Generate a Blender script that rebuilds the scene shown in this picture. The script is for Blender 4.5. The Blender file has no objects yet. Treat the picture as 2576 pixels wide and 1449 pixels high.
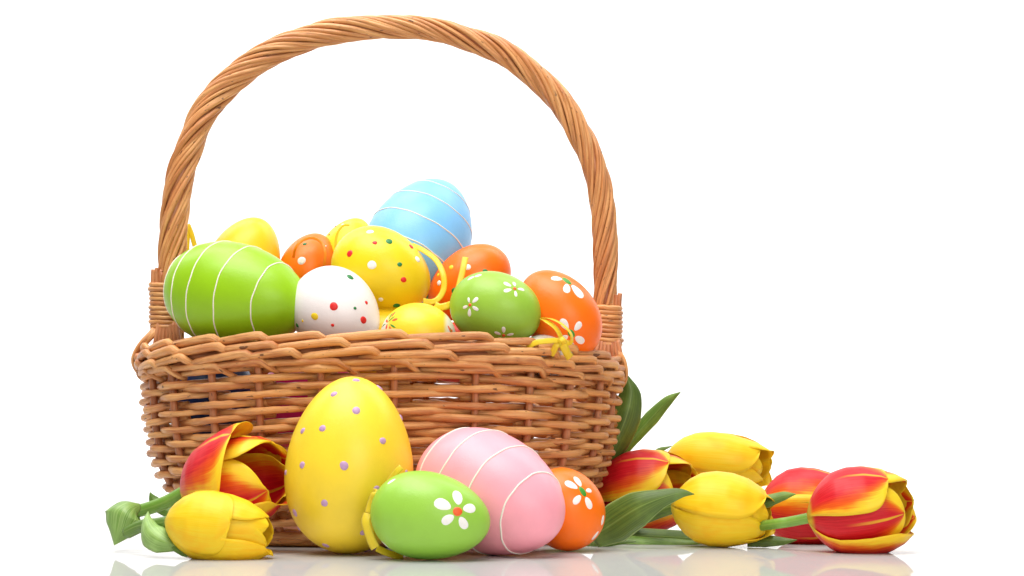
import bpy, math, random
import numpy as np
from mathutils import Vector, Matrix
from mathutils.bvhtree import BVHTree

random.seed(7)
rng = np.random.default_rng(7)
scene = bpy.context.scene
col = scene.collection
R_ = math.radians

# ------------------------------------------------------------------ camera
FPX, HOR, DCAM, HCAM, K = 3667.0, 1160.0, 1.1, 0.06, 3.0e-4     # focal length in px of a 2576 wide frame, horizon row, distance, height
cam = bpy.data.cameras.new('camera')
cam.sensor_width = 36.0
cam.lens = 36.0 * FPX / 2576.0
cam.shift_y = (HOR - 724.5) / 2576.0
cam.clip_start = 0.01
cam.clip_end = 50
cam_o = bpy.data.objects.new('camera', cam)
cam_o.location = (0, -DCAM, HCAM)
cam_o.rotation_euler = (R_(90), 0, 0)
col.objects.link(cam_o)
scene.camera = cam_o

# ------------------------------------------------------------------ studio light
world = bpy.data.worlds.new('World')
scene.world = world
world.use_nodes = True
bg = world.node_tree.nodes['Background']
bg.inputs['Color'].default_value = (1.0, 0.985, 0.97, 1)
bg.inputs['Strength'].default_value = 0.18

def area(name, loc, target, sx, sy, power, color=(1, 1, 1)):
    l = bpy.data.lights.new(name, 'AREA')
    l.shape = 'RECTANGLE'; l.size = sx; l.size_y = sy
    l.energy = power; l.color = color
    o = bpy.data.objects.new(name, l)
    o.location = loc
    o.rotation_euler = (Vector(target) - Vector(loc)).to_track_quat('-Z', 'Y').to_euler()
    col.objects.link(o)
    return o
area('key_softbox', (-0.25, -0.45, 1.35), (-0.05, -0.05, 0.1), 1.1, 0.9, 24, (1, 0.975, 0.94))
area('front_softbox', (0.6, -1.9, 0.75), (-0.05, 0, 0.12), 0.9, 0.9, 12.5, (1, 0.965, 0.92))
area('backdrop_lamp', (-1.2, 0.75, 1.9), (-0.9, 1.9, 0.5), 2.2, 0.4, 34)
area('backdrop_lamp', (1.2, 0.75, 1.9), (0.9, 1.9, 0.5), 2.2, 0.4, 34)

scene.view_settings.view_transform = 'Standard'
scene.view_settings.look = 'None'
scene.view_settings.gamma = 1
scene.view_settings.exposure = 0.1
scene.render.engine = 'CYCLES'
scene.cycles.max_bounces = 8
scene.cycles.use_denoising = True

# ------------------------------------------------------------------ mapping
def W(px, py, y):
    d = y + DCAM
    return Vector(((px - 1288.0) * d / FPX, y, HCAM - (py - HOR) * d / FPX))
def S(px, y):
    return px * (y + DCAM) / FPX
CR = {1: (480, 800, .4832), 2: (1200, 640, .5245), 3: (480, 1300, .4832), 4: (1500, 1200, .4487),
      5: (380, 1550, .4209), 6: (1050, 1400, .5245), 7: (2200, 1400, .5244), 8: (500, 0, .7591)}
def C(c, x, y):
    o = CR[c]
    return ((o[0] + o[2] * x) / 1.4907, (o[1] + o[2] * y) / 1.4907)
def CS(c, r):
    return CR[c][2] * r / 1.4907
def smooth_path(pts, n):
    P = np.array(pts, float)
    m = len(P)
    if m == 2:
        t = np.linspace(0, 1, n)[:, None]
        return P[0] * (1 - t) + P[1] * t
    Pe = np.vstack([2 * P[0] - P[1], P, 2 * P[-1] - P[-2]])
    out = []
    for q in np.linspace(0, m - 1 - 1e-9, n):
        i = int(q); t = q - i
        p0, p1, p2, p3 = Pe[i], Pe[i + 1], Pe[i + 2], Pe[i + 3]
        out.append(0.5 * (2 * p1 + (p2 - p0) * t + (2 * p0 - 5 * p1 + 4 * p2 - p3) * t * t + (3 * p1 - p0 - 3 * p2 + p3) * t ** 3))
    return np.array(out)

# ------------------------------------------------------------------ object helpers
def link(o, parent=None):
    col.objects.link(o)
    if parent is not None:
        o.parent = parent
    return o
def mesh_obj(name, verts, faces, mat, parent=None, uvs=None, smooth=True):
    me = bpy.data.meshes.new(name)
    me.from_pydata([tuple(map(float, v)) for v in verts], [], [tuple(int(i) for i in f) for f in faces])
    if uvs is not None:
        lay = me.uv_layers.new(name='UVMap')
        li = np.empty(len(me.loops), dtype=np.int32)
        me.loops.foreach_get('vertex_index', li)
        lay.data.foreach_set('uv', np.asarray(uvs, dtype=np.float32)[li].ravel())
    if smooth:
        me.polygons.foreach_set('use_smooth', [True] * len(me.polygons))
    me.materials.append(mat)
    me.update()
    return link(bpy.data.objects.new(name, me), parent)
def thing(name, label, cat, group=None):
    o = bpy.data.objects.new(name, None)
    o.empty_display_size = 0.01
    o['label'] = label; o['category'] = cat
    if group:
        o['group'] = group
    return link(o)
def tube_data(path, radii, ns=8, squash=None, caps=True):
    P = np.array(path, float); n = len(P)
    r = np.broadcast_to(np.array(radii, float), (n,))
    T = np.gradient(P, axis=0)
    T /= np.linalg.norm(T, axis=1)[:, None] + 1e-12
    ref = np.array([0, 0, 1.0]) if abs(T[0][2]) < .8 else np.array([1.0, 0, 0])
    N = np.cross(T[0], ref); N /= np.linalg.norm(N)
    V, UV, F = [], [], []
    length = 0
    for i in range(n):
        if i:
            length += np.linalg.norm(P[i] - P[i - 1])
            N = N - T[i] * np.dot(N, T[i]); N /= np.linalg.norm(N) + 1e-12
        B = np.cross(T[i], N)
        for j in range(ns):
            a = 2 * math.pi * j / ns
            V.append(P[i] + r[i] * (math.cos(a) * N + math.sin(a) * B))
            UV.append((j / ns, length * 20))
    for i in range(n - 1):
        for j in range(ns):
            k = (j + 1) % ns
            F.append((i * ns + j, i * ns + k, (i + 1) * ns + k, (i + 1) * ns + j))
    if caps:
        F.append(tuple(reversed(range(ns))))
        F.append(tuple((n - 1) * ns + j for j in range(ns)))
    return V, F, UV
def tube(name, path, radii, mat, parent, ns=8, caps=True):
    V, F, UV = tube_data(path, radii, ns, caps=caps)
    return mesh_obj(name, V, F, mat, parent, UV)

# ------------------------------------------------------------------ materials
def srgb(r, g, b):
    def f(c):
        c /= 255.0
        return c / 12.92 if c <= .04045 else ((c + .055) / 1.055) ** 2.4
    return (f(r), f(g), f(b), 1)
def new_mat(name):
    m = bpy.data.materials.new(name); m.use_nodes = True
    nt = m.node_tree
    return m, nt, nt.nodes['Principled BSDF']
def node(nt, kind, **kw):
    n = nt.nodes.new(kind)
    for k, v in kw.items():
        setattr(n, k, v)
    return n
def mixcol(nt, fac, a, b, blend='MIX'):
    n = nt.nodes.new('ShaderNodeMix'); n.data_type = 'RGBA'; n.blend_type = blend
    for s, v in ((n.inputs[0], fac), (n.inputs[6], a), (n.inputs[7], b)):
        if hasattr(v, 'is_linked'):
            nt.links.new(v, s)
        else:
            s.default_value = v
    return n.outputs[2]
def math_n(nt, op, a, b=None, c=None, clamp=False):
    n = nt.nodes.new('ShaderNodeMath'); n.operation = op; n.use_clamp = clamp
    for i, v in enumerate((a, b, c)):
        if v is None:
            continue
        if hasattr(v, 'is_linked'):
            nt.links.new(v, n.inputs[i])
        else:
            n.inputs[i].default_value = v
    return n.outputs[0]
def maprange(nt, v, a, b, c=0.0, d=1.0, interp='SMOOTHSTEP'):
    n = nt.nodes.new('ShaderNodeMapRange'); n.interpolation_type = interp
    nt.links.new(v, n.inputs[0])
    for i, q in enumerate((a, b, c, d)):
        if hasattr(q, 'is_linked'):
            nt.links.new(q, n.inputs[i + 1])
        else:
            n.inputs[i + 1].default_value = q
    return n.outputs[0]
def noise(nt, vec, scale, detail=3, rough=.55, dim='3D'):
    n = node(nt, 'ShaderNodeTexNoise')
    n.inputs['Scale'].default_value = scale; n.inputs['Detail'].default_value = detail; n.inputs['Roughness'].default_value = rough
    if vec is not None:
        nt.links.new(vec, n.inputs['Vector'])
    return n.outputs['Fac']
def scaled(nt, vec, sc, off=None):
    n = node(nt, 'ShaderNodeMapping')
    nt.links.new(vec, n.inputs['Vector']); n.inputs['Scale'].default_value = sc
    if off is not None:
        nt.links.new(off, n.inputs['Location'])
    return n.outputs[0]
def bump(nt, bsdf, h, strength, dist):
    n = node(nt, 'ShaderNodeBump')
    n.inputs['Strength'].default_value = strength; n.inputs['Distance'].default_value = dist
    nt.links.new(h, n.inputs['Height']); nt.links.new(n.outputs[0], bsdf.inputs['Normal'])

def wicker_mat(name, tint):
    m, nt, p = new_mat(name)
    uv = node(nt, 'ShaderNodeTexCoord').outputs['UV']
    info = node(nt, 'ShaderNodeObjectInfo')
    rnd = info.outputs['Random']
    comb = node(nt, 'ShaderNodeCombineXYZ')
    nt.links.new(math_n(nt, 'MULTIPLY', rnd, 37.0), comb.inputs[0]); nt.links.new(math_n(nt, 'MULTIPLY', rnd, 91.0), comb.inputs[1])
    off = comb.outputs[0]
    streak = noise(nt, scaled(nt, uv, (9, 1.1, 1), off), 1.6, 4, .6)
    patch = noise(nt, scaled(nt, uv, (1.2, 1.3, 1), off), 1.0, 3, .6)
    knot = noise(nt, scaled(nt, uv, (3.0, 4.2, 1), off), 1.5, 2, .55)
    fibre = noise(nt, scaled(nt, uv, (26, 1.6, 1), off), 1.5, 3, .65)
    a, b, c = tint
    base = mixcol(nt, maprange(nt, rnd, 0, 1), a, b)
    base = mixcol(nt, maprange(nt, patch, .35, .72), base, c)
    base = mixcol(nt, math_n(nt, 'MULTIPLY', maprange(nt, streak, .46, .70), .5), base, srgb(146, 80, 40))
    base = mixcol(nt, math_n(nt, 'MULTIPLY', maprange(nt, fibre, .50, .72), .35), base, srgb(126, 70, 36))
    base = mixcol(nt, math_n(nt, 'MULTIPLY', maprange(nt, knot, .655, .71), .85), base, srgb(82, 42, 22))
    nt.links.new(base, p.inputs['Base Color'])
    p.inputs['Roughness'].default_value = .38
    p.inputs['Specular IOR Level'].default_value = .5
    bump(nt, p, math_n(nt, 'ADD', streak, math_n(nt, 'MULTIPLY', knot, .8)), .6, .0008)
    return m
M = {}
M['wicker'] = wicker_mat('peeled_willow', (srgb(224, 156, 90), srgb(184, 110, 60), srgb(232, 176, 110)))
M['wicker_handle'] = wicker_mat('handle_willow', (srgb(212, 144, 86), srgb(190, 120, 66), srgb(226, 168, 106)))
M['wicker_stake'] = wicker_mat('stake_willow', (srgb(196, 124, 80), srgb(180, 106, 64), srgb(208, 144, 98)))

def egg_mat(name, c, rough=.37, mottle=.09, ends=None):
    m, nt, p = new_mat(name)
    obj = node(nt, 'ShaderNodeTexCoord').outputs['Object']
    n1 = noise(nt, obj, 60, 3); n2 = noise(nt, obj, 1500, 2); n3 = noise(nt, obj, 500, 3)
    dark = tuple(x * .8 for x in c[:3]) + (1,)
    base = mixcol(nt, maprange(nt, n1, .3, .8, 0, mottle * 4), c, dark)
    base = mixcol(nt, maprange(nt, n3, .58, .75, 0, .10), base, tuple(min(1, x * 1.2 + .005) for x in c[:3]) + (1,))
    if ends:
        xa = node(nt, 'ShaderNodeUVMap').outputs[0]
        sep = node(nt, 'ShaderNodeSeparateXYZ'); nt.links.new(xa, sep.inputs[0])
        d = math_n(nt, 'ABSOLUTE', math_n(nt, 'SUBTRACT', sep.outputs[1], .5))
        base = mixcol(nt, maprange(nt, d, .24, .31), base, ends)
    nt.links.new(base, p.inputs['Base Color'])
    p.inputs['Roughness'].default_value = rough
    p.inputs['Specular IOR Level'].default_value = .4
    n4 = noise(nt, obj, 140, 4)
    bump(nt, p, math_n(nt, 'ADD', math_n(nt, 'ADD', n2, n3), n4), .22, .0004)
    return m
def paint_mat(name, c, rough=.45):
    m, nt, p = new_mat(name)
    obj = node(nt, 'ShaderNodeTexCoord').outputs['Object']
    n = noise(nt, obj, 700, 3)
    nt.links.new(mixcol(nt, maprange(nt, n, .35, .75, 0, .3), c, tuple(x * .8 for x in c[:3]) + (1,)), p.inputs['Base Color'])
    p.inputs['Roughness'].default_value = rough
    bump(nt, p, n, .2, .0003)
    return m
M['white_paint'] = paint_mat('white_paint', srgb(240, 236, 232))
M['red_paint'] = paint_mat('red_paint', srgb(222, 30, 26))
M['green_paint'] = paint_mat('green_paint', srgb(30, 125, 62))
M['leafgreen_paint'] = paint_mat('leaf_green_paint', srgb(62, 150, 42))
M['yellow_paint'] = paint_mat('yellow_paint', srgb(240, 208, 30))
M['lilac_paint'] = paint_mat('lilac_paint', srgb(188, 148, 190))
M['orange_paint'] = paint_mat('orange_paint', srgb(238, 92, 32))
M['cord'] = paint_mat('white_cord', srgb(244, 236, 224), .6)

def ribbon_mat(name, c):
    m, nt, p = new_mat(name)
    uv = node(nt, 'ShaderNodeTexCoord').outputs['UV']
    w = noise(nt, scaled(nt, uv, (6, 260, 1)), 1.5, 1)
    edge = node(nt, 'ShaderNodeSeparateXYZ'); nt.links.new(uv, edge.inputs[0])
    e = maprange(nt, math_n(nt, 'ABSOLUTE', math_n(nt, 'SUBTRACT', edge.outputs[0], .5)), .38, .44)
    dk = tuple(x * .78 for x in c[:3]) + (1,)
    base = mixcol(nt, maprange(nt, w, .35, .65, 0, .5), c, dk)
    base = mixcol(nt, math_n(nt, 'MULTIPLY', e, .6), base, dk)
    nt.links.new(base, p.inputs['Base Color'])
    p.inputs['Roughness'].default_value = .32
    p.inputs['Sheen Weight'].default_value = .2
    tr = node(nt, 'ShaderNodeBsdfTranslucent'); nt.links.new(base, tr.inputs['Color'])
    mx = node(nt, 'ShaderNodeMixShader'); mx.inputs[0].default_value = .42
    nt.links.new(p.outputs[0], mx.inputs[1]); nt.links.new(tr.outputs[0], mx.inputs[2])
    nt.links.new(mx.outputs[0], nt.nodes['Material Output'].inputs[0])
    bump(nt, p, w, .25, .0003)
    return m
M['ribbon'] = ribbon_mat('yellow_satin', srgb(255, 234, 60))
M['ribbon_orange'] = ribbon_mat('amber_satin', srgb(255, 168, 10))

def petal_mat(name, red):
    m, nt, p = new_mat(name)
    uvn = node(nt, 'ShaderNodeTexCoord').outputs['UV']
    info = node(nt, 'ShaderNodeObjectInfo')
    comb = node(nt, 'ShaderNodeCombineXYZ')
    nt.links.new(math_n(nt, 'MULTIPLY', info.outputs['Random'], 50.0), comb.inputs[0])
    sep = node(nt, 'ShaderNodeSeparateXYZ'); nt.links.new(uvn, sep.inputs[0])
    u, v = sep.outputs[0], sep.outputs[1]
    au = math_n(nt, 'MULTIPLY', math_n(nt, 'ABSOLUTE', math_n(nt, 'SUBTRACT', u, .5)), 2.0)
    fine = noise(nt, scaled(nt, uvn, (34, 1.4, 1), comb.outputs[0]), 1.6, 3, .6)
    soft = noise(nt, scaled(nt, uvn, (3, 2.2, 1), comb.outputs[0]), 1.3, 2)
    if red:
        # red flame down the middle, yellow margin that widens to the tip
        lim = math_n(nt, 'SUBTRACT', .95, math_n(nt, 'MULTIPLY', math_n(nt, 'POWER', v, 3.6), .60))
        e = math_n(nt, 'ADD', au, math_n(nt, 'MULTIPLY', math_n(nt, 'SUBTRACT', fine, .5), .34))
        e = math_n(nt, 'ADD', e, math_n(nt, 'MULTIPLY', math_n(nt, 'SUBTRACT', soft, .5), .30))
        d = math_n(nt, 'SUBTRACT', e, lim)
        yel = mixcol(nt, fine, srgb(255, 212, 30), srgb(255, 230, 60))
        rd = mixcol(nt, maprange(nt, fine, .3, .75), srgb(214, 14, 30), srgb(236, 40, 52))
        rd = mixcol(nt, maprange(nt, soft, .45, .8, 0, .6), rd, srgb(238, 66, 74))
        base = mixcol(nt, maprange(nt, d, -.52, -.12), rd, srgb(244, 104, 18))
        base = mixcol(nt, maprange(nt, d, -.24, .08), base, yel)
        rib = maprange(nt, au, .05, .012)
        rib = math_n(nt, 'MULTIPLY', rib, maprange(nt, v, .35, .8))
        base = mixcol(nt, math_n(nt, 'MULTIPLY', rib, .7), base, yel)
        base = mixcol(nt, maprange(nt, v, .09, .03), base, srgb(228, 196, 60))
    else:
        base = mixcol(nt, maprange(nt, fine, .3, .75), srgb(255, 216, 26), srgb(255, 226, 52))
        base = mixcol(nt, maprange(nt, soft, .45, .75, 0, .7), base, srgb(255, 196, 8))
        base = mixcol(nt, maprange(nt, v, .10, .0), base, srgb(236, 214, 70))
    nt.links.new(base, p.inputs['Base Color'])
    p.inputs['Roughness'].default_value = .42
    p.inputs['Specular IOR Level'].default_value = .35
    tr = node(nt, 'ShaderNodeBsdfTranslucent'); nt.links.new(base, tr.inputs['Color'])
    mx = node(nt, 'ShaderNodeMixShader'); mx.inputs[0].default_value = .25
    nt.links.new(p.outputs[0], mx.inputs[1]); nt.links.new(tr.outputs[0], mx.inputs[2])
    nt.links.new(mx.outputs[0], nt.nodes['Material Output'].inputs[0])
    bump(nt, p, fine, .22, .0006)
    return m
M['petal_red'] = petal_mat('flamed_petal', True)
M['petal_yellow'] = petal_mat('yellow_petal', False)

def leaf_mat(name, a, b):
    m, nt, p = new_mat(name)
    uv = node(nt, 'ShaderNodeTexCoord').outputs['UV']
    obj = node(nt, 'ShaderNodeTexCoord').outputs['Object']
    vein = noise(nt, scaled(nt, uv, (38, .8, 1)), 1.4, 3)
    blot = noise(nt, obj, 45, 3)
    base = mixcol(nt, maprange(nt, vein, .3, .72), a, b)
    base = mixcol(nt, maprange(nt, blot, .45, .75, 0, .5), base, tuple(min(1, x * 1.5) for x in b[:3]) + (1,))
    su = node(nt, 'ShaderNodeSeparateXYZ'); nt.links.new(uv, su.inputs[0])
    eu = math_n(nt, 'ABSOLUTE', math_n(nt, 'SUBTRACT', su.outputs[0], .5))
    base = mixcol(nt, maprange(nt, eu, .455, .49, 0, .7), base, srgb(176, 200, 120))
    base = mixcol(nt, maprange(nt, eu, .03, .005, 0, .4), base, srgb(160, 188, 100))
    nt.links.new(base, p.inputs['Base Color'])
    p.inputs['Roughness'].default_value = .34
    p.inputs['Specular IOR Level'].default_value = .5
    tr = node(nt, 'ShaderNodeBsdfTranslucent'); nt.links.new(base, tr.inputs['Color'])
    mx = node(nt, 'ShaderNodeMixShader'); mx.inputs[0].default_value = .25
    nt.links.new(p.outputs[0], mx.inputs[1]); nt.links.new(tr.outputs[0], mx.inputs[2])
    nt.links.new(mx.outputs[0], nt.nodes['Material Output'].inputs[0])
    bump(nt, p, vein, .3, .0006)
    return m
M['leaf'] = leaf_mat('tulip_leaf', srgb(86, 126, 44), srgb(132, 166, 74))
M['leaf_pale'] = leaf_mat('pale_tulip_leaf', srgb(112, 158, 60), srgb(176, 208, 126))
M['leaf_dark'] = leaf_mat('dark_tulip_leaf', srgb(74, 102, 42), srgb(116, 144, 62))
M['stem'] = leaf_mat('tulip_stem', srgb(112, 158, 56), srgb(136, 180, 74))

# ------------------------------------------------------------------ setting
def table_mat():
    m, nt, p = new_mat('white_gloss_acrylic')
    nt.nodes.remove(p)
    geo = node(nt, 'ShaderNodeNewGeometry').outputs['Position']
    d = node(nt, 'ShaderNodeBsdfDiffuse'); d.inputs['Color'].default_value = (.50, .50, .495, 1)
    g = node(nt, 'ShaderNodeBsdfGlossy'); g.inputs['Roughness'].default_value = .035
    g.inputs['Color'].default_value = (1, 1, 1, 1)
    n = noise(nt, geo, 5, 2)
    bp = node(nt, 'ShaderNodeBump'); bp.inputs['Strength'].default_value = .02; bp.inputs['Distance'].default_value = .01
    nt.links.new(n, bp.inputs['Height']); nt.links.new(bp.outputs[0], g.inputs['Normal'])
    mx = node(nt, 'ShaderNodeMixShader'); mx.inputs[0].default_value = .42
    nt.links.new(d.outputs[0], mx.inputs[1]); nt.links.new(g.outputs[0], mx.inputs[2])
    nt.links.new(mx.outputs[0], nt.nodes['Material Output'].inputs[0])
    return m
tb = mesh_obj('table_surface', [(-4, -2.2, 0), (4, -2.2, 0), (4, 1.2, 0), (-4, 1.2, 0)], [(0, 1, 2, 3)], table_mat(), smooth=False)
tb['kind'] = 'structure'; tb['label'] = 'glossy white table surface under the basket and flowers'
bm_, bnt, bp_ = new_mat('white_paper'); bp_.inputs['Base Color'].default_value = (.9, .9, .9, 1); bp_.inputs['Roughness'].default_value = .9
prof = [(1.2, -0.002)] + [(1.2 + .7 * math.sin(R_(a)), .7 - .7 * math.cos(R_(a)) - .002) for a in range(6, 91, 6)] + [(1.9, 4.0)]
bv = [(x, y, z) for (y, z) in prof for x in (-5, 5)]
bf = [(2 * i, 2 * i + 1, 2 * i + 3, 2 * i + 2) for i in range(len(prof) - 1)]
bd = mesh_obj('backdrop', bv, bf, bm_)
bd['kind'] = 'structure'; bd['label'] = 'seamless white paper backdrop'

# ------------------------------------------------------------------ basket
CX, CY = (962 - 1288) * K, 0.0
A0, B0, HZ = .1755, .112, .148
basket = thing('wicker_basket', 'woven brown wicker basket with tall twisted arched handle, full of painted eggs', 'basket')
_pt = [0, .06, .13, .25, .40, .6, .8, 1.0, 1.2]
_ps = [.74, .81, .865, .915, .95, .975, .985, 1.01, 1.02]
def prof_s(t):
    return float(np.interp(t, _pt, _ps))
def rimdrop(th):
    s = math.sin(th)
    return (.011 * max(0, s) ** 2.2 if s > 0 else .003 * s * s)
def bp3(th, z, off=0.0, lf=1.0):
    """point on the basket wall: th 0 is the front, + to the basket's far-handle side"""
    t = z / HZ
    s = prof_s(t)
    lift = .020 * (abs(math.sin(th)) ** 6) * lf * max(0, 1 - t / .6)        # the base is boat shaped: its ends lift
    zz = z + lift - rimdrop(th) * t
    nx, ny = math.sin(th) / A0, -math.cos(th) / B0
    l = math.hypot(nx, ny)
    return np.array([CX + A0 * s * math.sin(th) + nx / l * off, CY - B0 * s * math.cos(th) + ny / l * off, zz])
front = [-55.7, -39.6, -25.9, -10.6, 5.9, 24.8, 39.4, 52.9, 67.8]
rest = [67.8 + (304.3 - 67.8) * k / 16 for k in range(1, 16)]
TH = [R_(a) for a in front + rest]
N = len(TH)
THX = lambda i: TH[i % N] + 2 * math.pi * (i // N)
# stakes
for i in range(N):
    pth = [bp3(TH[i], z, .0012) for z in np.linspace(.002, .131, 14)]
    tube('stake', pth, [.0027 * (1 + .12 * rng.normal() * .5)] * 14, M['wicker_stake'], basket, 8)
# weaving rods: each passes outside one stake and tucks behind the two beside it
ROWS, Z0, Z1 = 23, .0055, .1285
for r in range(ROWS):
    z0 = Z0 + (Z1 - Z0) * r / (ROWS - 1)
    for i in range(N):
        if (i + r) % 2:
            continue
        a, b, c = THX(i - 1 + N) - 2 * math.pi, THX(i + N) - 2 * math.pi, THX(i + 1 + N) - 2 * math.pi
        us = np.linspace(-1.22, 1.22, 19)
        dz = rng.normal() * .0007; sl = .0011 + rng.normal() * .0009
        rad = (.00282 if math.cos(b) > -.2 else .0035) * (1 + rng.normal() * .09)
        tap = rng.uniform(.72, .95); flip = rng.choice([-1, 1])
        kink = rng.uniform(-.12, .12)
        pts, rr = [], []
        for u in us:
            th = b + (u * (c - b) if u > 0 else u * (b - a))
            q = abs(u - kink)
            qq = math.sqrt(q * q + .006) - .077 if q < 1 else 1
            off = .0064 - .0118 * min(1, qq * 1.06)
            if q > 1:
                off = -.0054
            z = z0 + dz + sl * u - .0005 * math.cos(math.pi * u)
            pts.append(bp3(th, z + rng.normal() * .00013, off + rng.normal() * .00010))
            e = (u * flip + 1.22) / 2.44
            rr.append(rad * (tap + (1 - tap) * e) * (1 + .055 * rng.normal()) * (1 + .06 * math.exp(-(q * 6) ** 2)))
        tube('weaver_rod', pts, rr, M['wicker'], basket, 8)
# foot: stout rods round the base, and a woven floor
for k, (z, o, rr) in enumerate(((.0032, .0012, .0031), (.0085, .0040, .0030))):
    ths = np.linspace(0, 2 * math.pi, 97)
    tube('base_rod', [bp3(t, z + .0003 * math.sin(9 * t + k), o, 0) for t in ths], rr, M['wicker'], basket, 8, caps=False)
fl = [bp3(t, .006, -.003) for t in np.linspace(0, 2 * math.pi, 49)[:-1]]
mesh_obj('base', [(CX, CY, .006)] + fl + [(p[0], p[1], p[2] + .003) for p in fl] + [(CX, CY, .009)],
         [(0, 1 + (i + 1) % 48, 1 + i) for i in range(48)] + [(1 + i, 1 + (i + 1) % 48, 49 + (i + 1) % 48, 49 + i) for i in range(48)]
         + [(97, 49 + i, 49 + (i + 1) % 48) for i in range(48)], M['wicker_stake'], basket, smooth=False)
# border: rods laid along the rim, each turned down and in behind its neighbour
layers = [(.1452, .0000, .0029, .10), (.1388, .0042, .0030, .42), (.1322, .0056, .0029, .78), (.1270, .0050, .0024, .2)]
for L, (zl, ol, rl, sh) in enumerate(layers):
    for i in range(N):
        d = THX(i + 1) - THX(i)
        t0 = THX(i) + sh * d - .30 * d + rng.normal() * .03 * d
        span = (1.46 + rng.normal() * .07) * d
        rise = .0056 + rng.normal() * .0009 if L < 3 else .0018 + rng.normal() * .0014
        pts, rr = [], []
        rad = rl * (1 + rng.normal() * .07)
        zj = rng.normal() * .0005
        us = np.r_[np.linspace(0, .84, 15), np.linspace(.865, 1, 8)]
        for u in us:
            th = t0 + span * u
            z = zl + zj + rise * (u - .50)
            off = ol + .0022 * u
            if u < .25:
                q = (.25 - u) / .25
                off -= .0070 * q ** 1.3; z -= .0008 * q
            if u > .83:
                q = (u - .83) / .17
                off -= .0095 * q ** 1.8; z -= .0088 * q
            pts.append(bp3(th, z, off)); rr.append(rad * (.90 + .12 * min(1, u / .8) - (.22 * (u - .83) / .17 if u > .83 else 0)) * (1 + .02 * rng.normal()))
        tube('border_rod', pts, rr, M['wicker'], basket, 8)
# dark inner coils of the rim that the rods are turned around
for z, o in ((.1405, -.0018), (.1345, -.0008), (.1295, .0002)):
    ths = np.linspace(0, 2 * math.pi, 97)
    tube('rim_coil', [bp3(t, z, o) for t in ths], .0030, M['wicker_stake'], basket, 8, caps=False)
for k in range(4):
    a = W(1542 + 3 * k, 985 + 4 * k, .0); b = W(1552 + 5 * k, 1003 + 3 * k, -.002)
    tube('splinter', [a, (a + b) / 2 + Vector((.0004, 0, .0003)), b], [.0009, .0008, .0002], M['wicker'], basket, 5)

# handle
hc = [(432, 905), (431, 830), (432, 760), (433, 640), (437, 565), (450, 465), (473, 380), (512, 288), (574, 210), (666, 142), (770, 97), (875, 73),
      (970, 67), (1065, 71), (1165, 93), (1262, 132), (1342, 188), (1405, 252), (1452, 322), (1489, 402), (1513, 495), (1523, 600), (1524, 750), (1526, 830), (1527, 925)]
hp = smooth_path([W(a, b, 0.0) for a, b in hc], 220)
seg = np.r_[0, np.cumsum(np.linalg.norm(np.diff(hp, axis=0), axis=1))]
hp = np.array([[np.interp(q, seg, hp[:, k]) for k in range(3)] for q in np.linspace(0, seg[-1], 220)])
sl_ = np.linspace(0, seg[-1], 220)
Tn = np.gradient(hp, axis=0); Tn /= np.linalg.norm(Tn, axis=1)[:, None]
Bn = np.array([0, -1.0, 0]); Nn = np.cross(Bn[None, :], Tn); Nn /= np.linalg.norm(Nn, axis=1)[:, None]
cen = np.array([CX, 0, .14])
if np.dot(Nn[110], hp[110] - cen) < 0:
    Nn = -Nn
PITCH = .150
NR = 17
Rb = np.interp(sl_, [0, .05, .09, .35, seg[-1] - .35, seg[-1] - .09, seg[-1] - .05, seg[-1]], [28 * K, 26 * K, 29 * K, 25 * K, 24 * K, 26 * K, 24 * K, 26 * K])
foot = np.clip(np.minimum(sl_, seg[-1] - sl_) / .055, 0, 1)
tw = np.r_[0, np.cumsum(np.diff(sl_) * 2 * math.pi / PITCH * (.25 + .75 * foot[1:]))]
for k in range(NR):
    ph = 2 * math.pi * k / NR + rng.normal() * .06
    wob = .0006 * np.sin(sl_ * rng.uniform(18, 45) + rng.uniform(0, 6))
    wr = .15 * np.sin(sl_ * rng.uniform(10, 30) + rng.uniform(0, 6))
    ang = ph + tw + wr
    P = hp + (Rb + wob)[:, None] * (np.cos(ang)[:, None] * Nn + np.sin(ang)[:, None] * Bn)
    rad = .00178 * (1 + .12 * rng.normal()) * (1 + .05 * np.sin(sl_ * 25 + k))
    tube('handle_rod', P, rad, M['wicker_handle'], basket, 8)
tube('handle_core', hp, Rb * .84, M['wicker_stake'], basket, 12)
# bindings at the handle feet
for (x0, x1, ya, yb, n, slant) in ((375, 452, 717, 822, 10, 5), (1492, 1566, 774, 866, 9, 6)):
    for j in range(n):
        yy = ya + (yb - ya) * j / (n - 1)
        P = []
        cxp, hw = (x0 + x1) / 2, (x1 - x0) / 2 - 4 + rng.normal() * 1.0 - (3 if j == n - 1 else 0)
        for a in np.linspace(0, 2 * math.pi, 33):
            ca, sa = math.cos(a), math.sin(a)
            sx = math.copysign(abs(ca) ** .75, ca); sy = math.copysign(abs(sa) ** .75, sa)
            P.append(W(cxp + hw * sx, yy + slant * sx * .3 + rng.normal() * .4, -.0115 * sy))
        P[-1] = P[0]
        tube('binding_rod', P, .00185 * (1 + rng.normal() * .06), M['wicker'], basket, 8, caps=False)
for pts in ([(384, 842), (384, 780), (385, 700), (386, 678)], [(394, 842), (394, 780), (395, 690), (396, 674)], [(402, 842), (403, 780), (405, 690), (407, 684)],
            [(1556, 890), (1556, 820), (1558, 760), (1560, 738)], [(1548, 890), (1548, 820), (1550, 755), (1551, 742)]):
    tube('side_stake', smooth_path([W(a, b, -.006) for a, b in pts], 12), .0018, M['wicker_stake'], basket, 8)
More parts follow.
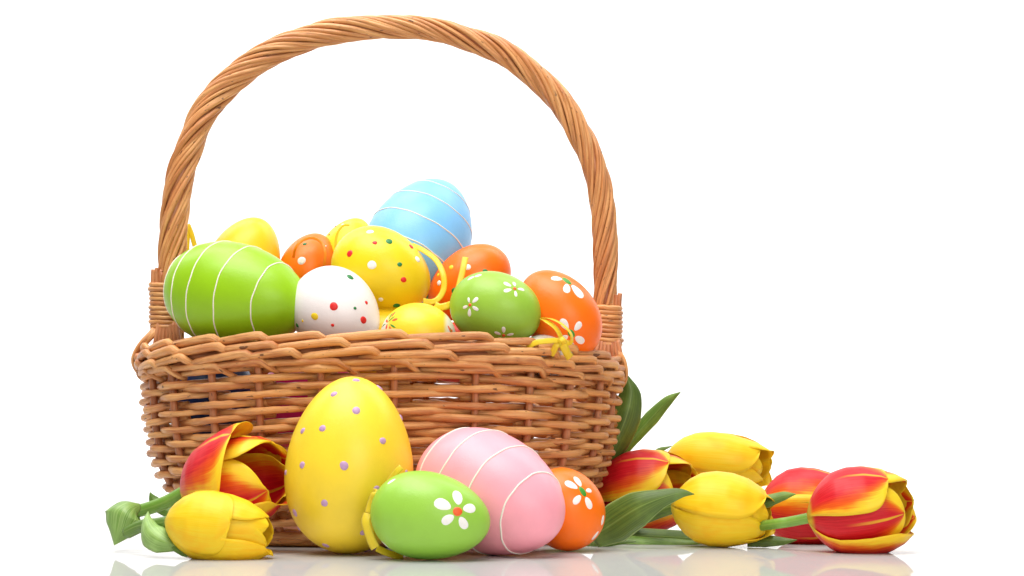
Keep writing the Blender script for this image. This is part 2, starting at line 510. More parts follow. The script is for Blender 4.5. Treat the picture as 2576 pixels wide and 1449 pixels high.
# splayed rods between binding and rim
for k in range(7):
    u = k / 6
    for (xa, xb, ya, yb) in ((392, 450, 824, 885), (1500, 1562, 868, 915)):
        m = (xa + xb) / 2
        P = smooth_path([W(m + (xa + (xb - xa) * u - m) * .75, ya - 12, -.0105), W(xa + (xb - xa) * u, (ya + yb) / 2, -.0135), W(m + (xa + (xb - xa) * u - m) * 1.35, yb + 14, -.012)], 10)
        tube('splayed_rod', P, .0017, M['wicker_stake'], basket, 8)
# looped ears outside the rim
for k in range(4):
    o = k * 5
    P = smooth_path([W(392 + o * .4, 820, -.006), W(377 + o, 838, -.012), W(350 + o, 868, -.016 + k * .001), W(334 + o, 903, -.016 + k * .002), W(344 + o * 1.1, 934, -.014), W(374 + o, 962, -.008)], 24)
    tube('ear_rod', P, np.linspace(.0016, .0012, 24), M['wicker'], basket, 8)
    o = k * 4
    P = smooth_path([W(1548 - o * .4, 858, -.006), W(1556 - o * .6, 880, -.012), W(1570 - o, 905, -.016 + k * .001), W(1576 - o, 935, -.016 + k * .002), W(1573 - o, 960, -.012), W(1560 - o, 980, -.006)], 24)
    tube('ear_rod', P, np.linspace(.0016, .0012, 24), M['wicker'], basket, 8)

# ------------------------------------------------------------------ eggs
CAMP = Vector((0, -DCAM, HCAM))
class Egg:
    def __init__(self, label, px, py, y, L, Wd, ang, tilt, mat, k=.14, ground=False, name='painted_egg', group=None, roll=0):
        self.root = thing(name, label, 'egg', group)
        s = (y + DCAM) / FPX
        a, t = R_(ang), R_(tilt)
        ax = Vector((math.cos(a) * math.cos(t), -math.sin(t), math.sin(a) * math.cos(t)))
        c = W(px, py, y)
        up = Vector((0, -1, 0)) if abs(ax.y) < .8 else Vector((0, 0, 1))
        e1 = up.cross(ax).normalized(); e2 = ax.cross(e1)
        self.ax, self.e1, self.e2 = ax, e1, e2
        self.hl, self.hw, self.k = L * s / 2, Wd * s / 2, k
        nt_, nu = 44, 72
        V, UV, F = [], [], []
        for i in range(nt_ + 1):
            x, r = self.pr(math.pi * i / nt_)
            for j in range(nu):
                b = 2 * math.pi * j / nu
                V.append(ax * x + (e1 * math.cos(b) + e2 * math.sin(b)) * r)
                UV.append((j / nu, i / nt_))
        for i in range(nt_):
            for j in range(nu):
                q = (j + 1) % nu
                F.append((i * nu + j, (i + 1) * nu + j, (i + 1) * nu + q, i * nu + q))
        if ground:
            c.z = -min(v.z for v in V) + .0002
        self.c = c
        self.root.location = c
        self.bvh = BVHTree.FromPolygons(V, F)
        self.shell = mesh_obj('shell', V, F, mat, self.root, UV)
        self.s = s
    def pr(self, t):
        return self.hl * math.cos(t), self.hw * math.sin(t) * (1 - self.k * math.cos(t)) / (1 + .4 * self.k ** 2)
    def hit(self, px, py):
        d = (W(px, py, 0.0) - CAMP).normalized()
        loc, n, i, dist = self.bvh.ray_cast(CAMP - self.c, d)
        if loc is None:
            # off the outline: nearest surface point to the sight line
            q = CAMP - self.c; tt = -q.dot(d)
            loc, n, i, dist = self.bvh.find_nearest(q + d * tt)
        # smooth normal
        return loc, n
    def nearest(self, p):
        loc, n, i, d = self.bvh.find_nearest(p)
        return loc, n
    def decal(self, name, c, n, e, ra, rb, mat, h=.0003, parent=None, blunt=0.0, wob=.05):
        e = (e - n * e.dot(n)).normalized(); f = n.cross(e)
        V, F = [], []
        ns, nr = 20, 4
        ph = random.uniform(0, 6)
        for r in range(nr + 1):
            q = r / nr
            for j in range(ns):
                a = 2 * math.pi * j / ns
                w = 1 + wob * math.sin(2 * a + ph) + wob * .5 * math.sin(3 * a + 2 * ph)
                X = ra * math.cos(a) * q * w; Y = rb * math.sin(a) * q * w * (1 + blunt * math.cos(a))
                l, nn = self.nearest(c + e * X + f * Y)
                V.append(l + nn * (h * (1 - q ** 3) + (.00008 if r < nr else -.00015)))
        for r in range(nr):
            for j in range(ns):
                k = (j + 1) % ns
                F.append((r * ns + j, r * ns + k, (r + 1) * ns + k, (r + 1) * ns + j))
        return mesh_obj(name, V, F, mat, parent or self.root)
    def dot(self, px, py, r, mat, h=.0005):
        l, n = self.hit(px, py)
        rr = r * self.s
        self.decal('dot', l, n, Vector((1, 0, .1)), rr, rr * random.uniform(.9, 1.05), mat, h)
    def flower(self, cpx, petals, mat, cmat, wfac=.66, cr=.42, celong=1.0, lf=.58):
        c, n = self.hit(*cpx)
        first = None
        root = bpy.data.objects.new('flower', None); root.empty_display_size = .005; link(root, self.root)
        ds = []
        for p in petals:
            q, qn = self.hit(*p)
            d = q - c; ds.append(d.length)
            self.decal('petal', q, qn, d, d.length * lf, d.length * lf * wfac, mat, .00012, root, blunt=.18, wob=.04)
        m = sum(ds) / len(ds)
        self.decal('flower_centre', c, n, Vector((.5, 0, -1)), m * cr * celong, m * cr / celong, cmat, .00045, root)
    def stripe(self, x, rad=.0007, skew=0.0, skdir=0.0):
        t = math.acos(x)
        P = []
        for b in np.linspace(0, 2 * math.pi, 81):
            tt = t + skew * math.sin(b - skdir) + .006 * math.sin(5 * b + x * 9) + .003 * math.sin(13 * b + x * 30)
            X, r = self.pr(tt)
            P.append(self.ax * X + (self.e1 * math.cos(b) + self.e2 * math.sin(b)) * (r + rad * .05))
        P[-1] = P[0]
        tube('stripe', P, rad, M['cord'], self.root, 6, caps=False)

def ribbon(parent, name, pts, width, mat, face=(0, -1, .1), n=40, twist=0.0, thick=.00012):
    """a satin strip along world points; face is the side turned outward"""
    P = smooth_path([tuple(p) for p in pts], n)
    T = np.gradient(P, axis=0); T /= np.linalg.norm(T, axis=1)[:, None]
    f = np.array(face, float)
    V, UV, F = [], [], []
    l = 0
    off = np.array(parent.location) if parent else np.zeros(3)
    for i in range(n):
        if i: l += np.linalg.norm(P[i] - P[i - 1])
        a = twist * i / (n - 1)
        side = np.cross(T[i], f); side /= np.linalg.norm(side) + 1e-9
        nn = np.cross(side, T[i])
        sd = side * math.cos(a) + nn * math.sin(a); nn2 = np.cross(sd, T[i])
        for j, q in enumerate((-1, -.5, 0, .5, 1)):
            V.append(P[i] - off + sd * q * width / 2 + nn2 * (.04 * width * (1 - q * q))); UV.append(((q + 1) / 2, l * 20))
    m = 5
    for i in range(n - 1):
        for j in range(m - 1):
            F.append((i * m + j, i * m + j + 1, (i + 1) * m + j + 1, (i + 1) * m + j))
    o = mesh_obj(name, V, F, mat, parent, UV)
    md = o.modifiers.new('thickness', 'SOLIDIFY'); md.thickness = thick
    return o

GB, GT = 'painted eggs in the basket', 'painted eggs standing on the table'
# --- standing in the basket
e = Egg('large lime green egg wound with white cord rings, beside the handle foot', 596, 746, -.050, 396, 268, -12, 22, egg_mat('lime_shell', srgb(146, 196, 20)), .10, group=GB)
for x, sk in ((-.80, .02), (-.57, .02), (-.27, .03), (.13, .03), (.58, .02)):
    e.stripe(x, .00050, sk, 1.0)
e = Egg('plain golden yellow egg peeking out behind the lime green corded egg', 617, 655, .035, 225, 178, 68, 0, egg_mat('golden_shell', srgb(250, 205, 30)), .16, group=GB)
e = Egg('small orange egg with white dot and amber ribbon loop, behind the white spotted egg', 778, 668, .045, 172, 140, 68, -10, egg_mat('orange_dot_shell', srgb(255, 122, 8)), .15, group=GB)
e.dot(*C(1, 1372, 238), CS(1, 17), M['green_paint']); e.dot(*C(1, 1347, 367), CS(1, 34), M['white_paint']); e.dot(*C(1, 1535, 255), CS(1, 7), M['white_paint'])
ry = .012
ribbon(e.root, 'ribbon_loop', [W(*C(1, x, y_), yy) for x, y_, yy in ((1283, 345, ry + .004), (1300, 270, ry), (1350, 212, ry + .002), (1430, 190, ry + .006), (1500, 225, ry + .004), (1530, 300, ry), (1525, 400, ry), (1515, 470, ry + .006))], .0022, M['ribbon_orange'])
e = Egg('pale yellow egg with tiny specks, farthest back beneath the blue egg', 872, 630, .060, 175, 128, 62, 0, egg_mat('pale_yellow_shell', srgb(248, 226, 36)), .15, group=GB)
e.dot(*C(1, 1665, 88), CS(1, 14), M['white_paint']); e.dot(*C(1, 1612, 104), CS(1, 10), M['orange_paint']); e.dot(*C(1, 1585, 118), CS(1, 9), M['white_paint']); e.dot(*C(1, 1562, 165), CS(1, 9), M['orange_paint'])
ribbon(e.root, 'ribbon_loop', [W(*C(1, x, y_), .031) for x, y_ in ((1612, 262), (1615, 200), (1632, 140), (1672, 95), (1720, 90))], .0018, M['ribbon'])
e = Egg('big yellow egg with red, green and white dots, in the middle of the basket', 960, 684, -.020, 262, 212, -28, 10, egg_mat('spotted_yellow_shell', srgb(238, 208, 26)), .10, group=GB)
for x, y_, r, c in ((358, 436, 28, 'white'), (495, 505, 27, 'green'), (392, 515, 18, 'red'), (212, 592, 26, 'red'), (371, 674, 33, 'white'), (570, 670, 19, 'green'),
                    (698, 633, 26, 'white'), (652, 543, 22, 'red'), (598, 780, 22, 'red'), (435, 922, 19, 'white'), (547, 965, 27, 'green'), (445, 1003, 16, 'red')):
    e.dot(*C(2, x, y_), CS(2, r), M[c + '_paint'])
ribbon(e.root, 'ribbon_loop', [W(*C(2, x, y_), yy) for x, y_, yy in ((655, 530, -.020), (740, 570, -.030), (830, 640, -.042), (880, 740, -.050), (885, 840, -.052), (850, 910, -.054), (800, 938, -.056), (738, 932, -.058))], .0042, M['ribbon'], face=(-.3, -1, .5), twist=.5)
ribbon(e.root, 'ribbon_tail', [W(*C(2, x, y_), yy) for x, y_, yy in ((820, 960, -.060), (860, 975, -.062), (910, 965, -.062), (960, 945, -.058))], .0052, M['ribbon'])
e = Egg('tall sky blue egg wound with white cord rings, highest in the basket', 1056, 606, .050, 356, 262, 66, -22, egg_mat('blue_shell', srgb(128, 196, 248)), .14, group=GB)
for x, sk in ((.70, .02), (.38, .02), (.00, .03), (-.40, .02)):
    e.stripe(x, .0005, sk, .5)
e = Egg('orange egg with dots and a yellow ribbon strip, between blue and green eggs', 1180, 712, .020, 232, 165, 38, 0, egg_mat('dotted_orange_shell', srgb(255, 116, 6)), -.06, group=GB)
for x, y_, r, c in ((937, 690, 20, 'yellow'), (1055, 690, 25, 'white'), (850, 803, 20, 'white'), (1182, 722, 22, 'green'), (845, 745, 15, 'yellow'), (768, 905, 22, 'green'), (962, 860, 24, 'green')):
    e.dot(*C(2, x, y_), CS(2, r), M[c + '_paint'])
ribbon(e.root, 'ribbon_strip', [W(*C(2, x, y_), yy) for x, y_, yy in ((1040, 618, -.012), (1028, 680, -.0165), (1010, 760, -.020), (985, 860, -.024))], .0046, M['ribbon'])
e = Egg('white egg with red, green and yellow dots, at the basket rim', 846, 786, -.062, 246, 212, -42, 20, egg_mat('white_shell', srgb(238, 232, 232), mottle=.02), .12, group=GB)
for x, y_, r, c in ((1597, 722, 35, 'red'), (1448, 800, 33, 'yellow'), (1725, 495, 32, 'green'), (1850, 693, 16, 'red'), (1762, 736, 13, 'green'), (1828, 828, 30, 'red'),
                    (1588, 868, 14, 'red'), (1355, 835, 11, 'yellow'), (1280, 730, 28, 'green'), (1314, 870, 20, 'green')):
    e.dot(*C(1, x, y_), CS(1, r), M[c + '_paint'])
e = Egg('small yellow egg with white ends and orange flower sprays, low at the rim', 1052, 848, -.072, 190, 172, 2, 0, egg_mat('banded_yellow_shell', srgb(248, 216, 50), ends=srgb(240, 234, 214)), .03, group=GB)
for cx_, cy_, pts, gp in ((485, 1085, ((525, 1025), (535, 1065), (475, 1118), (503, 1130), (478, 1075)), ((505, 1040), (520, 1110), (455, 1105), (510, 1060))),
                          (935, 1160, ((925, 1130), (950, 1170), (940, 1150)), ((905, 1165), (935, 1155)))):
    for p in pts:
        l, n = e.hit(*C(2, *p)); l0, _ = e.hit(*C(2, cx_, cy_))
        d = l - l0
        e.decal('painted_petal', l, n, d if d.length > 1e-5 else Vector((0, 0, 1)), .0028, .0011, M['orange_paint'], .0001)
    for p in gp:
        l, n = e.hit(*C(2, *p)); l0, _ = e.hit(*C(2, cx_, cy_))
        e.decal('painted_leaf', l, n, l - l0, .0036, .0007, M['leafgreen_paint'], .0001)
e = Egg('apple green egg with small white daisies, resting on the basket rim', 1248, 778, -.064, 238, 186, -14, 12, egg_mat('daisy_green_shell', srgb(148, 192, 62)), .06, group=GB)
for c0, ps in (((1072, 960), ((1063, 925), (1110, 925), (1110, 985), (1068, 1015), (1038, 975))),
               ((1392, 843), ((1340, 812), (1390, 810), (1438, 848), (1400, 880), (1342, 855))),
               ((1313, 1178), ((1313, 1138), (1360, 1172), (1270, 1163), (1335, 1210), (1275, 1207)))):
    e.flower(C(2, *c0), [C(2, *p) for p in ps], M['white_paint'], M['orange_paint'], .5, .28, lf=.60)
for x, y_ in ((1130, 750), (1078, 768)):
    l, n = e.hit(*C(2, x, y_)); e.decal('painted_petal', l, n, Vector((1, 0, .4)), .0030, .0018, M['white_paint'], .0001)
e = Egg('orange egg with big white daisies, leaning against the far handle foot', 1408, 790, -.052, 250, 182, -52, 8, egg_mat('daisy_orange_shell', srgb(255, 114, 4)), -.05, group=GB)
e.flower(C(2, 1765, 787), [C(2, *p) for p in ((1692, 770), (1765, 840), (1842, 862))], M['white_paint'], M['leafgreen_paint'], .62, .40, 1.35, .62)
e.flower(C(2, 1797, 1165), [C(2, *p) for p in ((1845, 1112), (1858, 1210), (1748, 1098), (1745, 1195), (1785, 1265))], M['white_paint'], M['leafgreen_paint'], .60, .36, 1.2, .62)
e = Egg('white egg tied with a shiny yellow ribbon bow, sunk behind the rim', 1368, 900, -.066, 150, 118, 15, 0, egg_mat('bow_white_shell', srgb(238, 236, 232), mottle=.02), .10, group=GB)
e.decal('painted_petal', *e.hit(*C(2, 1590, 1262)), Vector((1, 0, -.5)), .003, .0016, M['leafgreen_paint'], .0001)
by = -.090
def R2(pts): return [W(*C(2, x, y_), yy) for x, y_, yy in pts]
ribbon(e.root, 'bow_loop', R2(((1735, 1215, by), (1690, 1130, by), (1620, 1075, by + .004), (1590, 1060, by + .012), (1640, 1055, by + .004), (1720, 1090, by - .002), (1785, 1150, by - .004), (1802, 1200, by - .004), (1780, 1232, by - .001), (1738, 1218, by))), .0040, M['ribbon'], face=(.5, -1, .7), n=60, twist=.6)
ribbon(e.root, 'bow_loop', R2(((1735, 1215, by), (1660, 1215, by - .003), (1560, 1225, by - .004), (1500, 1250, by - .002), (1480, 1265, by))), .0042, M['ribbon'], face=(0, -1, .3), n=40)
ribbon(e.root, 'bow_tail', R2(((1730, 1222, by - .001), (1745, 1260, by - .002), (1765, 1300, by - .001), (1790, 1340, by + .004))), .0058, M['ribbon'], n=24)
ribbon(e.root, 'bow_tail', R2(((1725, 1222, by - .001), (1690, 1250, by - .002), (1670, 1290, by), (1650, 1320, by + .002))), .0044, M['ribbon'], n=24)
ribbon(e.root, 'bow_knot', R2(((1718, 1195, by - .004), (1738, 1215, by - .006), (1745, 1240, by - .004))), .0040, M['ribbon'], n=12)
Egg('yellow egg wedged underneath between white spotted and banded eggs', 985, 868, -.020, 250, 200, 0, 0, egg_mat('wedged_yellow_shell', srgb(238, 200, 30)), .1, group=GB)
Egg('red egg barely showing between banded yellow and daisy green eggs', 1150, 886, -.030, 190, 150, 0, 0, egg_mat('wedged_red_shell', srgb(226, 60, 30)), .1, group=GB)
# seen through the weave
Egg('magenta pink egg glimpsed through the gaps of the woven wall', 790, 1020, -.010, 300, 230, 0, 0, egg_mat('magenta_shell', srgb(214, 24, 110)), .1, group=GB)
Egg('dark navy blue egg glimpsed through the woven wall', 540, 1000, -.005, 230, 190, 60, 0, egg_mat('navy_shell', srgb(22, 48, 96)), .1, group=GB)
# ribbon behind the handle foot
rb = thing('ribbon', 'thin yellow satin ribbon hanging beside the twisted handle', 'ribbon')
rb.location = W(478, 640, .02)
ribbon(rb, 'strand', [W(*C(1, x, y_), .02 + q) for x, y_, q in ((462, 85, 0), (490, 150, -.002), (515, 240, -.002), (535, 300, 0), (545, 370, .002))], .0038, M['ribbon'], n=20)
ribbon(rb, 'strand', [W(*C(1, x, y_), .03) for x, y_ in ((470, 90), (462, 180), (455, 300), (450, 380))], .0040, M['ribbon'], n=20)

# --- standing on the table
e = Egg('tall yellow egg with lilac dots standing upright before the basket', 880, 1176, -.158, 446, 322, 87, 0, egg_mat('tall_yellow_shell', srgb(246, 212, 52)), .13, ground=True, group=GT)
for x, y_, r in ((545, 265, 31), (303, 393, 27), (385, 148, 27), (712, 103, 31), (545, 49, 28), (868, 315, 26), (735, 482, 28), (162, 410, 25), (158, 655, 27), (458, 660, 32), (903, 707, 20),
                 (692, 825, 25), (317, 928, 28), (107, 997, 30), (597, 1138, 27), (327, 1230, 29), (625, 1275, 25), (42, 710, 22), (108, 1130, 18)):
    e.dot(*C(6, x, y_), CS(6, r), M['lilac_paint'], .0007)
e = Egg('apple green egg with one large white daisy, lying nearest the table edge', 1083, 1302, -.215, 306, 222, -8, 10, egg_mat('front_green_shell', srgb(150, 200, 70)), .13, ground=True, group=GT)
e.flower(C(6, 1270, 988), [C(6, *p) for p in ((1270, 887), (1355, 965), (1310, 1070), (1200, 1045), (1163, 937))], M['white_paint'], M['orange_paint'], .66, .37, lf=.62)
for x, y_, d in ((795, 772, (1, 0, .7)), (745, 1232, (.6, 0, -1))):
    l, n = e.hit(*C(6, x, y_)); e.decal('painted_petal', l, n, Vector(d), .0035, .0016, M['white_paint'], .0001)
fy = -.212
def R6(pts): return [W(*C(6, x, y_), yy) for x, y_, yy in pts]
ribbon(e.root, 'ribbon_loop', R6(((625, 1000, fy), (645, 930, fy), (668, 870, fy - .002), (682, 845, fy), (676, 900, fy + .004), (655, 960, fy + .003), (632, 1010, fy))), .0042, M['ribbon'], face=(-.5, -1, 0), n=40)
ribbon(e.root, 'ribbon_loop', R6(((630, 1000, fy), (612, 1060, fy - .002), (630, 1130, fy - .003), (655, 1200, fy - .003), (682, 1250, fy - .003))), .0062, M['ribbon'], face=(-.4, -1, 0), n=30)
ribbon(e.root, 'ribbon_loop', R6(((640, 990, fy + .004), (650, 1080, fy + .004), (668, 1180, fy + .003), (685, 1225, fy + .003))), .0040, M['ribbon'], face=(-.8, -1, 0), n=30)
ribbon(e.root, 'ribbon_tail', R6(((690, 1248, fy + .004), (760, 1280, fy + .006), (830, 1303, fy + .008), (880, 1312, fy + .010))), .0046, M['ribbon'], face=(-.2, -1, .6), n=24)
ribbon(e.root, 'ribbon_tail', R6(((770, 790, fy + .010), (800, 745, fy + .008), (835, 700, fy + .006), (868, 668, fy + .006))), .0042, M['ribbon'], face=(-.3, -1, .3), n=24)
e = Egg('large pink egg wound with white cord rings, lying behind the daisy egg', 1236, 1243, -.168, 440, 306, -24, 38, egg_mat('pink_shell', srgb(250, 164, 178)), .14, ground=True, group=GT)
for x in (-.60, -.22, .22, .64):
    e.stripe(x, .00060, .02, .5)
e = Egg('small orange egg with white daisy and green centre, against the pink egg', 1424, 1288, -.130, 214, 190, 112, 12, egg_mat('small_orange_shell', srgb(255, 118, 4)), .08, ground=True, group=GT)
e.flower(C(6, 2165, 845), [C(6, *p) for p in ((2082, 797), (2130, 772), (2208, 838), (2125, 903), (2207, 927))], M['white_paint'], M['leafgreen_paint'], .56, .40, 1.3, .60)
for x, y_, d in ((2255, 1162, (.6, 0, 1)), (2308, 1050, (.2, 0, 1))):
    l, n = e.hit(*C(6, x, y_)); e.decal('painted_petal', l, n, Vector(d), .0042, .0024, M['white_paint'], .0001)

# ------------------------------------------------------------------ tulips
_pv = [0, .03, .08, .16, .28, .42, .58, .74, .88, 1.0]
_pr = [.10, .32, .52, .74, .93, 1.0, .98, .87, .66, .36]
_wv = [0, .1, .3, .5, .68, .82, .92, .97, 1.0]
_ww = [50, 56, 66, 74, 74, 66, 50, 34, 8]
def tulip(label, base, tip, R, kind, petals, mat, group='cut tulips lying around the basket', roll=0):
    """base/tip are world points; petals: (azimuth, radius factor, length factor, opening deg, width factor, curl)"""
    root = thing('tulip', label, 'tulip', group)
    root.location = base
    A = (tip - base); Lh = A.length; A.normalize()
    v0 = Vector((0, -1, 0))                        # azimuth 0 turns to the front
    e1 = (v0 - A * v0.dot(A)).normalized(); e2 = -A.cross(e1)
    for (az, rf, lf, op, wf, curl) in petals:
        az = R_(az + roll)
        NU, NV = 19, 26
        if rf < .97:
            rf *= .95; curl = -.05
        else:
            curl = .025
        V, UV, F = [], [], []
        p1, p2, p3 = rng.uniform(0, 6, 3)
        for i in range(NV + 1):
            v_ = v = 1 - (1 - i / NV) ** 1.6
            r0 = R * rf * float(np.interp(min(1.0, v_ * lf), _pv, _pr))
            w = 72 * (1 - max(0, (v_ - .55) / .45) ** 5) ** .5 if v_ > .55 else 62 + 10 * math.sin(math.pi / 2 * v_ / .55)
            w = R_(w + .5) * wf
            for j in range(NU):
                u = -1 + 2 * j / (NU - 1)
                x = Lh * lf * v_
                rr = r0
                rr *= 1 + curl * u * u * v_                          # margins roll in or out
                rr += R * .022 * math.exp(-(u / .10) ** 2) * (1 - v_ * .4)   # midrib
                rr += R * .012 * (u * u) * math.sin(6 * v_ + p1 + u * 2) * v_
                rr += R * .008 * math.sin(3 * u + p2) * v_
                x += Lh * .010 * math.sin(7 * u + p3) * v_ ** 3 * abs(u)
                th = az + u * w
                # opening: swing about the base in the petal's own plane
                o = R_(op) * v_ 
                rad = rr + x * math.sin(o) * .9
                xx = x * math.cos(o)
                V.append(A * xx + (e1 * math.cos(th) + e2 * math.sin(th)) * rad)
                UV.append(((u + 1) / 2, v))
        for i in range(NV):
            for j in range(NU - 1):
                F.append((i * NU + j, i * NU + j + 1, (i + 1) * NU + j + 1, (i + 1) * NU + j))
        o = mesh_obj('petal', V, F, mat, root, UV)
        md = o.modifiers.new('thickness', 'SOLIDIFY'); md.thickness = .00028; md.offset = -1
    root['_A'] = tuple(A)
    return root
def stem(root, pts, r, mat=None):
    P = smooth_path([tuple(Vector(p) - root.location) for p in pts], 26)
    tube('stem', P, r, mat or M['stem'], root, 10)
def leaf(root, pts, widths, face, mat, gutter=.35, n=34, name='leaf', twist=0):
    P = smooth_path([tuple(Vector(p) - root.location) for p in pts], n)
    wd = np.interp(np.linspace(0, 1, n), np.linspace(0, 1, len(widths)), widths)
    T = np.gradient(P, axis=0); T /= np.linalg.norm(T, axis=1)[:, None]
    f0 = np.array(face, float)
    V, UV, F = [], [], []
    NU = 11
    for i in range(n):
        a = R_(twist) * i / (n - 1)
        s = np.cross(T[i], f0); s /= np.linalg.norm(s) + 1e-9
        q = np.cross(s, T[i])
        s2 = s * math.cos(a) + q * math.sin(a); q2 = np.cross(s2, T[i])
        for j in range(NU):
            u = -1 + 2 * j / (NU - 1)
            g = gutter * (abs(u) ** 1.6) * wd[i] * .5 + .012 * wd[i] * math.sin(i * .35 + 2 * u)
            V.append(P[i] + s2 * u * wd[i] / 2 - q2 * g); UV.append(((u + 1) / 2, i / (n - 1)))
    for i in range(n - 1):
        for j in range(NU - 1):
            F.append((i * NU + j, i * NU + j + 1, (i + 1) * NU + j + 1, (i + 1) * NU + j))
    o = mesh_obj(name, V, F, mat, root, UV)
    md = o.modifiers.new('thickness', 'SOLIDIFY'); md.thickness = .0006
    return o
def bud(open_=0, jig=4, r_in=.90, lo=1.0, start=0):
    out = []
    for k in range(3):
        out.append((start + 120 * k + rng.normal() * jig, 1.0, lo * (1 + rng.normal() * .02), open_ + rng.normal() * 1.5, 1.0, -.05))
    for k in range(3):
        out.append((start + 60 + 120 * k + rng.normal() * jig, r_in, lo * .98, open_ * .8 + rng.normal() * 1.5, .95, -.04))
    return out

# flamed tulip leaning on the basket by the tall yellow egg
b, t = W(468, 1240, -.128), W(694, 1200, -.152)
T1 = tulip('wide open red and yellow tulip leaning against the basket by the lilac dotted egg', b, t, S(104, -.14), 1,
           [(54, 1.05, .84, 20, .95, 0), (150, .98, 1.04, 12, .95, 0), (-34, 1.02, .98, 2, 1.0, 0), (-100, .98, 1.06, 8, .9, 0), (-160, .95, 1.08, 6, .95, 0), (102, .96, 1.0, 14, .95, 0)], M['petal_red'])
stem(T1, [W(474, 1232, -.129), W(420, 1262, -.128), W(370, 1280, -.125), W(330, 1290, -.12), W(290, 1310, -.118)], S(17, -.125))
leaf(T1, [W(352, 1268, -.140), W(326, 1272, -.150), W(306, 1292, -.156), W(296, 1330, -.156), W(287, 1372, -.154)], [S(20, -.13), S(84, -.13), S(126, -.13), S(92, -.13), S(1, -.13)], (-.15, -1, .2), M["leaf_pale"], .6)
leaf(T1, [W(350, 1300, -.126), W(322, 1318, -.122), W(300, 1345, -.130), W(290, 1366, -.138)], [S(40, -.13), S(44, -.13), S(30, -.13), S(4, -.13)], (0, -1, .6), M['leaf'], .5)
leaf(T1, [W(430, 1290, -.10), W(405, 1275, -.098), W(385, 1255, -.096), W(377, 1238, -.095)], [S(30, -.1), S(34, -.1), S(24, -.1), S(2, -.1)], (0, -1, .3), M['leaf'], .4)
# yellow tulip in front of it
b, t = W(418, 1310, -.200), W(682, 1346, -.205)
T2 = tulip('plain yellow tulip lying in front of the wide open flamed tulip', b, t, S(88, -.205), 1,
           [(16, 1.06, .68, 0, .84, 0), (92, 1.0, .95, 0, .95, 0), (-80, .99, 1.05, 4, .95, 0), (180, .97, .98, 0, 1.0, 0), (44, .96, .98, 0, .95, 0), (-36, .95, .98, 0, .95, 0)], M['petal_yellow'])
stem(T2, [W(424, 1313, -.196), W(395, 1318, -.188), W(360, 1322, -.175), W(320, 1340, -.165)], S(16, -.19), M['leaf'])
leaf(T2, [W(372, 1286, -.186), W(366, 1308, -.194), W(374, 1336, -.202), W(402, 1358, -.206), W(462, 1378, -.206)], [S(2, -.2), S(36, -.2), S(74, -.2), S(64, -.2), S(12, -.2)], (-.2, -1, .35), M['leaf_pale'], .7)
leaf(T2, [W(430, 1365, -.205), W(445, 1378, -.207), W(462, 1392, -.208), W(472, 1400, -.208)], [S(16, -.2), S(22, -.2), S(16, -.2), S(4, -.2)], (0, -1, .5), M['leaf'], .4)

# behind the basket's far end
b, t = W(1502, 1262, .035), W(1742, 1212, .004)
T3 = tulip('dark red tulip with yellow margins tucked behind the basket base', b, t, S(103, .02), 1,
           [(55, 1.03, .86, 0, .80, 0), (-84, 1.0, .95, 3, .80, 0), (180, .98, 1.02, 3, 1.0, 0), (-12, .94, .86, 0, 1.0, 0), (116, .96, 1.0, 3, .95, 0), (-138, .93, 1.0, 3, .95, 0)], M['petal_red'])
stem(T3, [b, W(1440, 1285, .08), W(1380, 1310, .10)], S(15, .05))
leaf(T3, [W(1518, 1172, .020), W(1545, 1120, .014), W(1575, 1050, .010), W(1588, 990, .010), W(1578, 945, .012)], [S(30, .0), S(74, .0), S(84, .0), S(58, .0), S(8, .0)], (.1, -1, .1), M['leaf_dark'], .6)
leaf(T3, [W(1560, 1150, .030), W(1600, 1095, .030), W(1640, 1050, .028), W(1680, 1008, .024), W(1712, 986, .020)], [S(18, .0), S(36, .0), S(40, .0), S(26, .0), S(2, .0)], (.1, -1, .2), M['leaf'], .6)
leaf(T3, [W(1370, 1358, -.062), W(1450, 1362, -.070), W(1530, 1364, -.078), W(1600, 1362, -.082)], [S(14, -.07), S(24, -.07), S(22, -.07), S(3, -.07)], (0, -1, .5), M['leaf_dark'], .2)  # added leaf: its dark strip stands in for shade on the table
leaf(T3, [W(1640, 1150, .05), W(1660, 1132, .05), W(1690, 1122, .05)], [S(20, .05), S(16, .05), S(2, .05)], (0, -1, .5), M['leaf'], .3)
b, t = W(1676, 1150, .066), W(1935, 1172, .050)
T4 = tulip('yellow tulip lying on top of the others beside the basket', b, t, S(70, .055), 1,
           [(48, 1.04, .90, 0, 1.0, 0), (-72, 1.0, .95, 1, .95, 0), (170, .98, 1.02, 4, 1.0, 0), (-14, .94, .93, 0, .9, 0), (112, .96, 1.03, 4, .95, 0), (-130, .93, 1.04, 7, .95, 0)], M['petal_yellow'])
stem(T4, [b + Vector((.002, .006, -.001)), W(1640, 1180, .085), W(1600, 1210, .10), W(1540, 1240, .12)], S(11, .05))
b, t = W(1690, 1272, -.075), W(1942, 1296, -.092)
T5 = tulip('yellow tulip lying on the table beneath the other yellow tulip', b, t, S(94, -.10), 1,
           [(56, 1.04, .93, 0, .92, 0), (-66, 1.0, .95, 0, .92, 0), (180, .98, .98, 1, 1.0, 0), (-4, .95, .97, 0, .95, 0), (118, .95, 1.0, 2, .95, 0), (-130, .93, 1.03, 5, .95, 0)], M['petal_yellow'])
stem(T5, [b + Vector((.003, 0, 0)), W(1650, 1290, -.06), W(1590, 1312, -.03), W(1500, 1330, .02)], S(17, -.06), M['leaf_dark'])
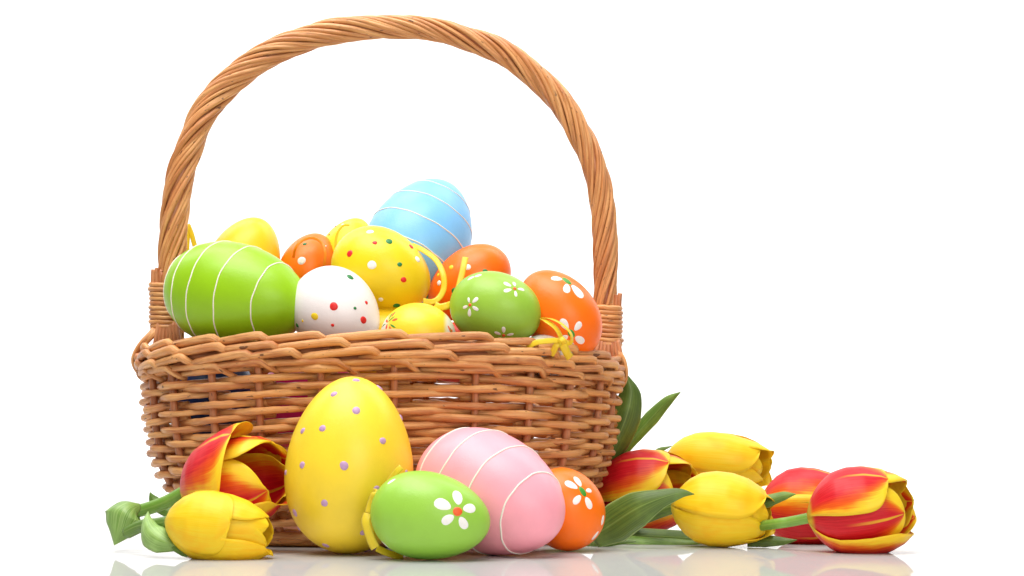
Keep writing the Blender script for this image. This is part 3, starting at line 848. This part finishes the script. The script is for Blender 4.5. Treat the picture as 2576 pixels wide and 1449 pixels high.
leaf(T5, [W(1488, 1352, -.085), W(1540, 1318, -.098), W(1600, 1280, -.108), W(1660, 1254, -.112), W(1712, 1240, -.112), W(1747, 1243, -.110)], [S(60, -.1), S(104, -.1), S(92, -.1), S(50, -.1), S(26, -.1), S(2, -.1)], (.15, -1, .35), M['leaf_dark'], .3)
leaf(T5, [W(1500, 1340, -.03), W(1600, 1346, -.03), W(1720, 1352, -.03), W(1830, 1358, -.03)], [S(30, -.05), S(44, -.05), S(40, -.05), S(8, -.05)], (0, -1, .4), M['leaf_dark'], .2)  # added leaf, stands for dark stems and shaded table behind the tulip
leaf(T5, [W(1480, 1352, -.045), W(1580, 1356, -.05), W(1700, 1362, -.055), W(1790, 1366, -.055)], [S(20, -.05), S(30, -.05), S(22, -.05), S(4, -.05)], (0, -.8, .8), M['leaf'], .2)  # added strip too: green stems and table shade drawn as a leaf
b, t = W(1912, 1270, -.030), W(2150, 1280, -.045)
T6 = tulip('red tulip with yellow margins half hidden behind two other tulips', b, t, S(99, -.045), 1,
           [(72, 1.0, .95, 1, .9, -.05), (-50, 1.0, .95, 1, .95, -.05), (190, 1.0, 1.0, 1, 1, -.05), (12, .92, .95, 0, .95, -.05), (132, .92, .97, 1, .95, -.05), (-110, .92, 1, 1, .95, -.05)], M['petal_red'])
stem(T6, [b, W(1850, 1285, -.01), W(1780, 1300, .02)], S(14, -.03))
leaf(T6, [W(1900, 1268, -.085), W(1935, 1258, -.088), W(1975, 1246, -.09), W(2002, 1243, -.09)], [S(34, -.09), S(32, -.09), S(22, -.09), S(2, -.09)], (0, -1, .3), M['leaf'], .35)
leaf(T6, [W(1880, 1358, -.085), W(1925, 1358, -.088), W(1970, 1360, -.09), W(2005, 1358, -.09)], [S(34, -.09), S(36, -.09), S(22, -.09), S(2, -.09)], (0, -1, .5), M['leaf_dark'], .35)
b, t = W(2032, 1302, -.135), W(2296, 1268, -.150)
T7 = tulip('red tulip with yellow margins at the outer end of the row', b, t, S(108, -.15), 1,
           [(56, 1.04, .80, 0, .78, 0), (-92, 1.0, .97, 7, .80, 0), (176, .98, 1.02, 4, .95, 0), (-16, .95, .90, 0, .95, 0), (110, .96, .98, 5, .9, 0), (-140, .93, 1.02, 6, .95, 0)], M['petal_red'])
stem(T7, [b + Vector((.002, 0, 0)), W(1990, 1312, -.125), W(1950, 1318, -.115), W(1860, 1330, -.07)], S(13.5, -.12))
